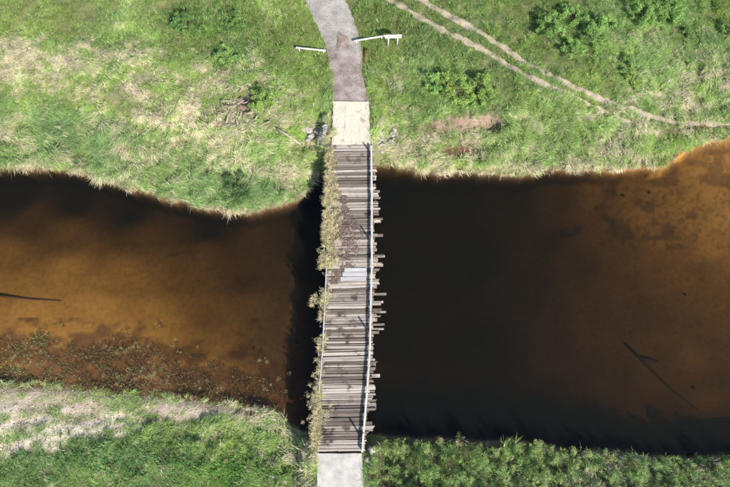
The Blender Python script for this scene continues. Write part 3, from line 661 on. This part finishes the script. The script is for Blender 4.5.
# streaks of grass between the sand
ang = -.12; su = tx * math.cos(ang) - ty * math.sin(ang); sv_ = tx * math.sin(ang) + ty * math.cos(ang)
streak = fbm(su * .22, sv_ * 1.7, 117, 3) + (fbm(su * 1.5, sv_ * 3, 118, 2) - .5) * .25
dens = np.where(sand > .35, (streak > .47) * 1.0, 1.0) * (1 - .93 * bare) * (1 - .55 * mudr) * (1 - .85 * stony)
dens = dens * np.where((tpx > 366) & (tpy > 420), .28, 1.0)
dens = dens * np.where((np.maximum(dn, dS) < .7) & (fbm(tx * 1.0, ty * 1.0, 157, 3) > .57), .12, 1.0)
dens *= ss(-.08, .25, rut_d(tx, ty))
patchy = fbm(tx * .9, ty * .9, 119)
dens *= np.where(rng.random(tx.size) < .62 + .9 * patchy, 1, .3)
kp = (~onroad) & (~under) & (rng.random(tx.size) < dens)
tx, ty, tz, tpx, tpy, straw, LEN, LEAN, HUE, dn, dS, rd, sand = (a_[kp] for a_ in (tx, ty, tz, tpx, tpy, straw, LEN, LEAN, HUE, dn, dS, rd, sand))
edge = np.maximum(dn, dS)
pn = (fbm(tx * .5 + ty * .12, ty * 1.0, 121, 3) - .5) * 1.5 + (fbm(tx * 1.8, ty * 2.6, 123, 2) - .5) * 1.1
straw = straw + .35 * ss(.9, .1, np.where(dn > 0, dn, 9)) * (tpx < 640)
straw = np.clip(straw + pn * (.25 + 1.4 * np.clip(straw, 0, 1) * np.clip(1.15 - straw, .2, 1)), 0, 1)
mid = (tpx < 300) & (tpy < 60); straw = np.where(mid & (tpy < 40), straw * .7, straw)
HUE = np.clip(HUE + (fbm(tx * .3, ty * .3, 125) - .5) * .8, 0, 1)
clump = fbm(tx * 1.25, ty * 1.25, 127)
LEN = np.where(sand > .35, LEN * .6, LEN) * (.3 + 1.4 * ss(.2, .8, clump))
flow = (fbm(tx * .16, ty * .2, 129, 3) - .5) * 4.5 + np.where(tpx < 330, -.25, -.5)     # the way the grass is laid
tuft_straw = rng.random(tx.size) < ss(.2, .8, straw) * .9 + .04
tuft_tone = rng.uniform(.7, 1.3, tx.size) * (.7 + .6 * fbm(tx * .8, ty * 1.3, 133, 3)); tuft_az = flow + rng.normal(0, .32, tx.size)
def grow(name, sel, nb, wid, segs, label, cat, spread=.09, azs=.3):
    i = np.repeat(np.flatnonzero(sel), nb); n = i.size
    P0 = np.stack([tx[i] + rng.normal(0, spread, n), ty[i] + rng.normal(0, spread, n), tz[i]], -1)
    P0[:, 2] = ground_z(P0[:, 0], P0[:, 1]) - .02
    az = tuft_az[i] + rng.normal(0, azs, n); up = rng.random(n) < .12; az = np.where(up, rng.uniform(0, 6.28, n), az)
    L = LEN[i] * rng.uniform(.55, 1.25, n); bend = np.clip(LEAN[i] + rng.normal(0, .2, n), .1, 1.42); P0[:, 2] += np.where(bend > 1.15, rng.uniform(0, .14, n), 0)
    isst = np.where(rng.random(n) < .85, tuft_straw[i], rng.random(n) < straw[i])
    g = G_YEL + (G_GRY - G_YEL) * HUE[i][:, None]; s_ = STRAW + (STRAW2 - STRAW) * rng.random(n)[:, None]
    C = np.where(isst[:, None], s_, g) * (tuft_tone[i] * rng.uniform(.85, 1.15, n))[:, None]
    W = wid * rng.uniform(.7, 1.3, n) * np.where(isst, 1.1, 1)
    return tag(link(name, blade_mesh(name, P0, az, L, W, bend, C, segs), 'grass'), label, cat, kind='stuff')
tall = LEN > .5
north = dn > 0
grow('grass', (~tall) & north, 13, .031, 1, 'short green and straw grass on the far bank', 'grass', .09, .7)
grow('grass', (~tall) & ~north, 13, .033, 1, 'short green grass on the near bank', 'grass', .09, .7)
grow('reeds', tall & north, 10, .03, 2, 'long laid over reeds and dry grass along the far bank', 'reeds')
grow('reeds', tall & ~north, 10, .03, 2, 'long dry grass along the near bank', 'reeds')

def leaf_cloud(centres, radii, n_per, size, cols, flat=.75, seed=0):
    """leaves (bent quads) through several uneven clumps"""
    VV = []; CC = []
    for (c, r, nn, cc) in zip(centres, radii, n_per, cols):
        d = rng.normal(0, 1, (nn, 3)); d /= np.linalg.norm(d, axis=1)[:, None]; rr = r * (rng.random(nn) ** .45 * .55 + np.abs(rng.normal(0, .42, nn)))
        p = np.asarray(c) + d * rr[:, None] * np.array([1, 1, flat])
        a_ = rng.uniform(0, 6.28, nn); til = rng.normal(0, .5, nn); L = size * rng.uniform(.6, 1.4, nn); w = L * rng.uniform(.25, .5, nn)
        u = np.stack([np.cos(a_) * np.cos(til), np.sin(a_) * np.cos(til), np.sin(til)], -1); s_ = np.stack([-np.sin(a_), np.cos(a_), rng.normal(0, .35, nn)], -1)
        VV.append(np.stack([p - u * (L * .5)[:, None], p + s_ * (w * .5)[:, None], p + u * (L * .5)[:, None], p - s_ * (w * .5)[:, None]], 1).reshape(-1, 3))
        C = np.asarray(cc) * rng.uniform(.65, 1.35, nn)[:, None]; CC.append(np.repeat(C, 4, 0))
    V = np.concatenate(VV); C = np.concatenate(CC); k = np.arange(len(V) // 4)[:, None] * 4
    return V, np.concatenate([k + np.array([[0, 1, 2, 3]])]), C

# leafy weeds massed on the near right bank and by the near abutment
cs, rs, ns, cc = [], [], [], []; mounds = []
for _ in range(5000):
    a_, b_ = rng.uniform(358, 750), rng.uniform(426, 512); x, y = P(a_, b_, 1.0)
    e = float(yS(np.array([x]))[0] - y); sep = rng.choice([.6, .8, 1.1, 1.6, 2.1])
    if e < .15 or float(road_d(np.array([x]), np.array([y]))[0]) < .45 or any((x - m_[0]) ** 2 + (y - m_[1]) ** 2 < (.6 * (sep + m_[2])) ** 2 for m_ in mounds): continue
    mounds.append((x, y, sep))
    gz = float(ground_z(np.array([x]), np.array([y]))[0]); H_ = rng.uniform(.35, 1.4) * (.5 + sep * .6)
    dry = rng.random() < .03 + .7 * math.exp(-((a_ - 600) / 40) ** 2 - ((b_ - 449) / 12) ** 2) + .06 * (b_ < 446)
    g = np.array((.5, .42, .25)) if dry else (np.array((.36, .44, .16)) if rng.random() < .35 else np.array((.2, .32, .095)))
    if a_ > 640 and not dry: g = g * np.array((.8, .85, .95))
    for _k in range(int(13 * sep * sep + 4)):
        d = rng.normal(0, 1, 2) * sep * .26; q_ = math.hypot(*d) / (sep * .5); r = rng.uniform(.08, .3)
        cs.append((x + d[0], y + d[1], gz + H_ * max(.08, 1 - .6 * q_ * q_) * rng.uniform(.55, 1.1))); rs.append(r); ns.append(int(32 + 190 * r)); cc.append((g if rng.random() < .6 else np.array((.25, .36, .11))) * rng.uniform(.6, 1.25))
V, Fq, C = leaf_cloud(cs, rs, ns, .085, cc)
tag(link('bank_weeds', np_mesh('bank_weeds', V, Fq, C), 'leaf'), 'dense leafy green weeds along the near right bank', 'weeds', kind='stuff')
# leafy tufts in the grass of the far bank and the near left bank
cs, rs, ns, cc = [], [], [], []
for (bx, by, sx_, sy_, num, g) in [(195, 25, 40, 14, 150, (.1, .22, .06)), (235, 55, 30, 12, 90, (.13, .26, .07)), (110, 45, 45, 8, 70, (.16, .27, .08)), (585, 35, 45, 25, 150, (.12, .24, .09)), (410, 100, 30, 18, 90, (.16, .26, .09)), (235, 188, 26, 8, 60, (.08, .15, .06)), (130, 462, 90, 18, 240, (.12, .25, .08)), (230, 470, 40, 12, 140, (.12, .3, .05)), (300, 75, 20, 20, 60, (.2, .32, .07)), (660, 15, 50, 10, 110, (.13, .26, .07)), (290, 455, 18, 18, 60, (.2, .27, .09)), (670, 155, 14, 6, 22, (.2, .25, .08)), (480, 100, 40, 14, 60, (.16, .28, .08))]:
    for _ in range(num):
        a_, b_ = rng.normal(bx, sx_ * .6), rng.normal(by, sy_ * .6); g3 = ground_at(a_, b_)
        if g3.z < .1 or float(road_d(np.array([g3.x]), np.array([g3.y]))[0]) < .35: continue
        r = rng.uniform(.12, .34); cs.append((g3.x, g3.y, g3.z + r * .6)); rs.append(r); ns.append(int(18 + 70 * r)); cc.append(np.array(g))
V, Fq, C = leaf_cloud(cs, rs, [int(q_ * 1.6) for q_ in ns], .12, cc)
tag(link('weeds', np_mesh('weeds', V, Fq, C), 'leaf'), 'scattered leafy weeds growing among the bank grass', 'weeds', kind='stuff')

# bushes, each with stems and a crown
def bush(ppx, ppy, w, h, g, label, k=9, size=.15):
    b0 = ground_at(ppx, ppy); r = empty('bush', b0); tag(r, label, 'bush', 'bushes on the far bank')
    cs, rs, ns, cc = [], [], [], []; bm = bmesh.new()
    h *= 1.25; w *= 1.2; k = int(k * 1.4)
    for i in range(k):
        a_ = 2 * math.pi * i / k * 1.618 * 1.3 + random.uniform(-.4, .4); q = math.sqrt((i + .3) / k) * w * .5
        c = Vector((math.cos(a_) * q, math.sin(a_) * q, h * random.uniform(.3, 1.1) * (1.05 - .5 * q / (w * .5))))
        tube(bm, [Vector((0, 0, -.15)), c * .5 + Vector((random.uniform(-.1, .1), random.uniform(-.1, .1), .05)), c], [.05, .035, .012], 5, .1)
        for _ in range(3):
            cs.append(np.array(c) + rng.normal(0, .16 * w / 2.4, 3)); rr = random.uniform(.13, .36) * w / 2.4; rs.append(rr); ns.append(int(60 * (rr / .3) ** 1.3) + 15)
            cc.append(np.array(g) * random.uniform(.8, 1.3))
    link('stem', bm_mesh('stem', bm), 'bark', r, b0)
    V, Fq, C = leaf_cloud(cs, rs, [int(q_ * 1.9) for q_ in ns], size, cc)
    V[:, 2] = np.maximum(V[:, 2], .03)
    link('crown', np_mesh('crown', V, Fq, C), 'leaf', r, b0)
YG = (.27, .39, .1); MG = (.22, .37, .1); DG = (.14, .25, .07)
for a_ in [(455, 92, 3.0, 1.5, YG, 'yellow green bush with dark gaps, largest right of the road below the track', 12), (479, 90, 2.4, 1.3, YG, 'yellow green bush just right of the largest bush by the track', 9), (436, 88, 1.8, 1.2, MG, 'mid green bush just left of the largest bush by the track', 8), (467, 104, 1.5, .9, MG, 'low green bush in front of the two yellow green bushes', 7),
           (549, 30, 2.3, 1.4, MG, 'green bush above the track, leftmost of the loose thicket', 9), (572, 18, 2.2, 1.3, MG, 'green bush at the back of the loose thicket', 8), (592, 40, 2.5, 1.5, MG, 'rounded green bush on the right side of the loose thicket', 9), (570, 52, 2.0, 1.2, MG, 'green bush at the front of the loose thicket, nearest the track', 8), (603, 26, 1.8, 1.2, MG, 'small green bush at the far right of the thicket', 7),
           (641, 16, 2.8, 1.9, MG, 'tall rounded bush near the top edge, left of a pair', 11), (667, 14, 2.6, 1.9, MG, 'tall rounded bush near the top edge, right of a pair', 11), (684, 34, 1.0, .7, DG, 'tiny dark bush below the pair near the top edge', 5), (622, 66, 1.9, 1.0, MG, 'low leafy bush alone between the thicket and the track', 8), (629, 81, 1.5, .8, YG, 'low pale bush just above the track, below the lone bush', 6), (726, 34, 1.6, 1.0, MG, 'bush at the right edge of the picture', 7),
           (263, 102, 2.2, 1.3, YG, 'yellow green bush beside the dead branches on the left bank', 9), (190, 26, 2.4, 1.1, DG, 'dark green bush near the top, left of the road', 9), (229, 58, 2.0, .9, MG, 'green bush in grass between dry band and road', 8), (236, 24, 1.8, .9, DG, 'dark green bush near the top, nearest the road', 8), (238, 190, 2.6, 1.3, (.1, .17, .06), 'dark low bush among reeds at the left waterline', 9)]:
    bush(*a_)

# weeds growing along the left side of the bridge
def deck_clump(ppx, ppy, w, h, n_, g, spill=0):
    q = P(ppx, ppy, DECK); cs, rs, ns, cc = [], [], [], []
    for _ in range(n_):
        dx, dy = rng.normal(0, w * .32), rng.normal(0, w * .32)
        out = max(0, float(road_l(q[1] + dy)) - .2 - (q[0] + dx))
        cs.append((q[0] + dx, q[1] + dy, DECK + rng.uniform(.08, h) - out * .5)); rs.append(rng.uniform(.14, .3)); ns.append(60); cc.append(np.array(g) * rng.uniform(.7, 1.25) if rng.random() < .65 else np.array((.6, .5, .34)))
    return cs, rs, ns, cc
YW = (.56, .54, .34)
acc = [[], [], [], []]
for yy in np.arange(150, 268, 2.6):
    for k_ in range(1 if vnoise(np.array([yy * .12]), np.array([4.0]), 155)[0] > .5 else 0):
        w_ = 4 + 8 * ss(150, 215, np.array([yy]))[0]
        a_ = deck_clump(np.interp(yy, EL[:, 1], EL[:, 0]) + rng.uniform(-9, w_), yy, .55, .4, 2, YW)
        for q_, s_ in zip(acc, a_): q_.extend(s_)
for yy in np.arange(340, 452, 3.0):
    if rng.random() < .75:
        a_ = deck_clump(np.interp(yy, EL[:, 1], EL[:, 0]) + rng.uniform(-7, 1), yy, .5, .35, 2, YW)
        for q_, s_ in zip(acc, a_): q_.extend(s_)
V, Fq, C = leaf_cloud(*acc[:3], .075, acc[3])
tag(link('deck_weeds', np_mesh('deck_weeds', V, Fq, C), 'leaf'), 'pale yellow green weeds fringing the left edge of the bridge deck', 'weeds', kind='stuff')
rows = np.concatenate([rng.uniform(149, 268, 800), rng.uniform(335, 452, 260), rng.uniform(285, 320, 60)])
rows = rows[rng.random(rows.size) < ss(.3, .6, vnoise(rows * .13, rows * 0, 151)) * .9 + .12]
wid_ = np.interp(rows, [149, 180, 215, 262, 268, 285, 452], [3, 6, 8, 9, 5, 3, 3])
q = P(np.interp(rows, EL[:, 1], EL[:, 0]) + rng.normal(0, 1, rows.size) * wid_ * .55 - 1, rows, DECK)
q[:, 0] = np.maximum(q[:, 0], road_l(q[:, 1]) - .35)
nb = 16; i = np.repeat(np.arange(len(q)), nb); m_ = i.size
az = rng.uniform(0, 6.28, len(q))[i] + rng.normal(0, .9, m_); tone = rng.random(len(q))[i]
C = np.where((tone < .55)[:, None], np.array((.62, .54, .34)), np.where((tone < .8)[:, None], np.array((.5, .5, .22)), np.array((.34, .27, .18)))) * rng.uniform(.7, 1.25, m_)[:, None]
P0 = np.column_stack([q[i] + rng.normal(0, .06, (m_, 2)), np.full(m_, DECK - .03)])
tag(link('deck_grass', blade_mesh('deck_grass', P0, az, rng.uniform(.2, .6, m_), np.full(m_, .035), rng.uniform(.5, 1.35, m_), C, 2), 'grass'), 'dry yellow grass tufts rooted along the left edge of the bridge deck', 'grass', kind='stuff')
for (a_, b_, w_, h_, n_, lab) in [(329, 259, 1.7, .75, 46, 'largest yellow weed clump overhanging the left edge of the bridge, mid span'), (327, 297, 1.3, .5, 20, 'yellow weed clump on the deck just below the pale boards'), (314, 300, .9, .5, 16, 'weed clump hanging out over the water left of the bridge'), (316, 394, 1.1, .6, 20, 'weed clump on the left bridge edge, upper of two near the near bank'), (320, 411, 1.5, .6, 30, 'yellow weed clump on the left bridge edge, lower of two near the near bank')]:
    cs, rs, ns, cc = deck_clump(a_, b_, w_, h_, n_, (.6, .58, .32)); V, Fq, C = leaf_cloud(cs, rs, ns, .075, cc)
    q = P(a_, b_, DECK); r = empty('weed_clump', (q[0], q[1], DECK)); tag(r, lab, 'weed', 'weed clumps on the bridge')
    link('foliage', np_mesh('foliage', V - np.array((q[0], q[1], DECK)), Fq, C), 'leaf', r, r.location)
    bm = bmesh.new()
    for c in cs[::2]: tube(bm, [Vector((c[0] * .4 + max(q[0], float(road_l(q[1]))) * .6 - q[0], (c[1] - q[1]) * .4, -.02)), Vector(c) - Vector((q[0], q[1], DECK))], [.018, .008], 4)
    link('stem', bm_mesh('stem', bm), 'bark', r, r.location)
# red-brown leaf litter and soil on the deck
n_ = 5200; a_ = rng.normal(0, 1, n_); rows = rng.uniform(196, 284, n_)
lx = np.interp(rows, [205, 225, 250, 266, 284], [344, 345, 348, 346, 335]); wx = np.interp(rows, [205, 225, 250, 266, 284], [2.0, 6.0, 7.5, 6.0, 2.5])
q = P(lx + np.clip(a_, -2.6, 2.6) * wx * .85, rows, DECK)
ok = (q[:, 0] > road_l(q[:, 1])) & (q[:, 0] < road_r(q[:, 1]) - .2) & (rng.random(n_) < ss(.3, .65, fbm(q[:, 0] * 1.6, q[:, 1] * 1.6, 153, 3))); q = q[ok]; n_ = len(q)
az = rng.uniform(0, 6.28, n_); L = rng.uniform(.03, .15, n_)
P0 = np.column_stack([q, np.full(n_, DECK + .02) + rng.uniform(0, .05, n_)])
C = np.where(rng.random(n_)[:, None] < .7, np.array((.24, .16, .14)), np.array((.36, .27, .22))) * rng.uniform(.6, 1.4, n_)[:, None]
tag(link('leaf_litter', blade_mesh('leaf_litter', P0, az, L, L * .8, rng.uniform(1.2, 1.5, n_), C, 1), 'leaf'), 'reddish brown leaf litter lying on the middle of the deck', 'litter', kind='stuff')

# water weeds in the near-left shallows: brown drowned stems, a few pale green plants above the water
n_ = 26000; a_ = rng.uniform(-15, 305, n_); b_ = rng.uniform(322, 414, n_); q = P(a_, b_, 0)
den = ss(.45, .7, fbm(q[:, 0] * .6, q[:, 1] * .9, 71) + .3 * ss(325, 375, b_ - 6 + 14 * np.sin(a_ * .02)) - .1) * ss(.35, .6, fbm(q[:, 0] * 1.1, q[:, 1] * 1.6, 141, 3))
gz = ground_z(q[:, 0], q[:, 1])
ok = (rng.random(n_) < den * .55 + .006) & (gz < .05) & (gz > -.75); q = q[ok]; a_ = a_[ok]; b_ = b_[ok]; n_ = len(q); gz = gz[ok]
nb = 4; i = np.repeat(np.arange(n_), nb); m_ = n_ * nb; az = rng.uniform(0, 6.28, m_)
green = (.28 + .25 * np.exp(-((a_ - 15) / 40) ** 2) + .15 * (b_ < 345))[i]
col_ = np.where((rng.random(m_) < green)[:, None], np.array((.26, .28, .11)), np.array((.16, .085, .045))) * rng.uniform(.6, 1.4, m_)[:, None]
top_ = rng.random(m_) < .12
P0 = np.column_stack([q[i] + rng.normal(0, .07, (m_, 2)), np.where(top_, np.maximum(gz[i], -.08), gz[i]) - .01])
tag(link('water_weeds', blade_mesh('water_weeds', P0, az, rng.uniform(.12, .36, m_), np.full(m_, .03), rng.uniform(.8, 1.45, m_), col_, 2), 'grass'), 'brown drowned weeds in the near left shallows', 'water weeds', kind='stuff')
cs, rs, ns, cc = [], [], [], []
for (bx, by, sx_, sy_, num) in [(132, 350, 20, 10, 20), (145, 375, 22, 9, 24), (115, 378, 14, 8, 10), (20, 365, 22, 10, 24), (8, 352, 12, 12, 10), (180, 345, 10, 6, 5), (205, 385, 25, 8, 7), (265, 385, 22, 14, 12), (268, 362, 14, 6, 6), (45, 345, 30, 10, 10)]:
    for _ in range(num):
        c_ = P(rng.normal(bx, sx_ * .6), rng.normal(by, sy_ * .6), 0); z_ = float(ground_z(c_[None, 0], c_[None, 1])[0])
        r = rng.uniform(.06, .3); cs.append((c_[0], c_[1], max(z_, 0) + r * .35)); rs.append(r); ns.append(int(6 + 34 * r)); cc.append(np.array((.27, .31, .13)) if rng.random() < .6 else np.array((.3, .26, .15)))
V, Fq, C = leaf_cloud(cs, rs, [q_ * 2 for q_ in ns], .075, cc)
V[:, 2] = np.maximum(V[:, 2], ground_z(V[:, 0].astype(float), V[:, 1].astype(float)))
tag(link('emergent_plants', np_mesh('emergent_plants', V, Fq, C), 'leaf'), 'pale green plants standing above the brown weeds in the shallows', 'water weeds', kind='stuff')

# loose grit, clods and bits of straw on the road, slabs, ruts and sand
gp = []; gc = []; gs = []
def strew(n, xs, ys, zs, cols, s0, s1):
    c = np.array(cols)[rng.integers(0, len(cols), n)] * rng.uniform(.65, 1.25, n)[:, None]
    gp.append(np.column_stack([xs, ys, zs])); gc.append(c); gs.append(rng.uniform(s0, s1, n) * rng.uniform(.4, 1, n))
n_ = 2600; ys = rng.uniform(Y_SN + .3, 42, n_); u = np.clip(np.where(rng.random(n_) < .6, rng.beta(.5, .5, n_), rng.random(n_)), 0, 1); xs = road_l(ys) + (road_r(ys) - road_l(ys)) * u
strew(n_, xs, ys, road_z(xs, ys), [(.3, .27, .25), (.2, .16, .13), (.4, .37, .34), (.14, .1, .08)], .04, .16)
for ya, yb, nn in ((Y_AN + .1, Y_SN, 420), (-11, Y_AS - .1, 90)):
    ys = rng.uniform(ya, yb, nn); u = rng.beta(.35, .45, nn); xs = road_l(ys) + .05 + (road_r(ys) - road_l(ys) - .1) * u
    strew(nn, xs, ys, np.full(nn, DECK + .018), [(.34, .28, .21), (.3, .25, .19), (.45, .4, .28)], .02, .1)
for Rr, w in ((RUT1, W1), (RUT2, W2)):
    k = rng.integers(0, len(Rr), 1500); xs = Rr[k, 0] + rng.normal(0, .3, 1500); ys = Rr[k, 1] + rng.normal(0, .3, 1500)
    strew(1500, xs, ys, ground_z(xs, ys) + .03, [(.4, .32, .23), (.2, .14, .09), (.5, .45, .3)], .04, .15)
xs = rng.uniform(-36, -12, 9000); ys = rng.uniform(-8, 0, 9000)
sm = SAND.reshape(sh)[np.clip(np.searchsorted(gy, ys) - 1, 0, sh[0] - 1), np.clip(np.searchsorted(gx, xs) - 1, 0, sh[1] - 1)] > .4
xs, ys = xs[sm], ys[sm]; strew(len(xs), xs, ys, ground_z(xs, ys) + .01, [(.5, .42, .3), (.3, .22, .15), (.6, .54, .42), (.3, .34, .14)], .05, .2)
gp = np.concatenate(gp); gc = np.concatenate(gc); gs = np.concatenate(gs); n_ = len(gp)
a_ = rng.uniform(0, 6.28, n_); V = np.empty((n_, 4, 3))
for k in range(3):
    V[:, k, 0] = gp[:, 0] + np.cos(a_ + k * 2.1) * gs * rng.uniform(.4, .7, n_); V[:, k, 1] = gp[:, 1] + np.sin(a_ + k * 2.1) * gs * rng.uniform(.4, .7, n_); V[:, k, 2] = gp[:, 2] - .01
V[:, 3] = gp; V[:, 3, 2] += gs * .4
Fi = (np.arange(n_)[:, None, None] * 4 + np.array([[0, 1, 3], [1, 2, 3], [2, 0, 3]])[None]).reshape(-1, 3)
tag(link('grit', np_mesh('grit', V.reshape(-1, 3), Fi, np.repeat(gc, 4, 0)), 'ground'), 'loose grit and crumbs of earth on the road, slabs, track and sand', 'grit', kind='stuff')
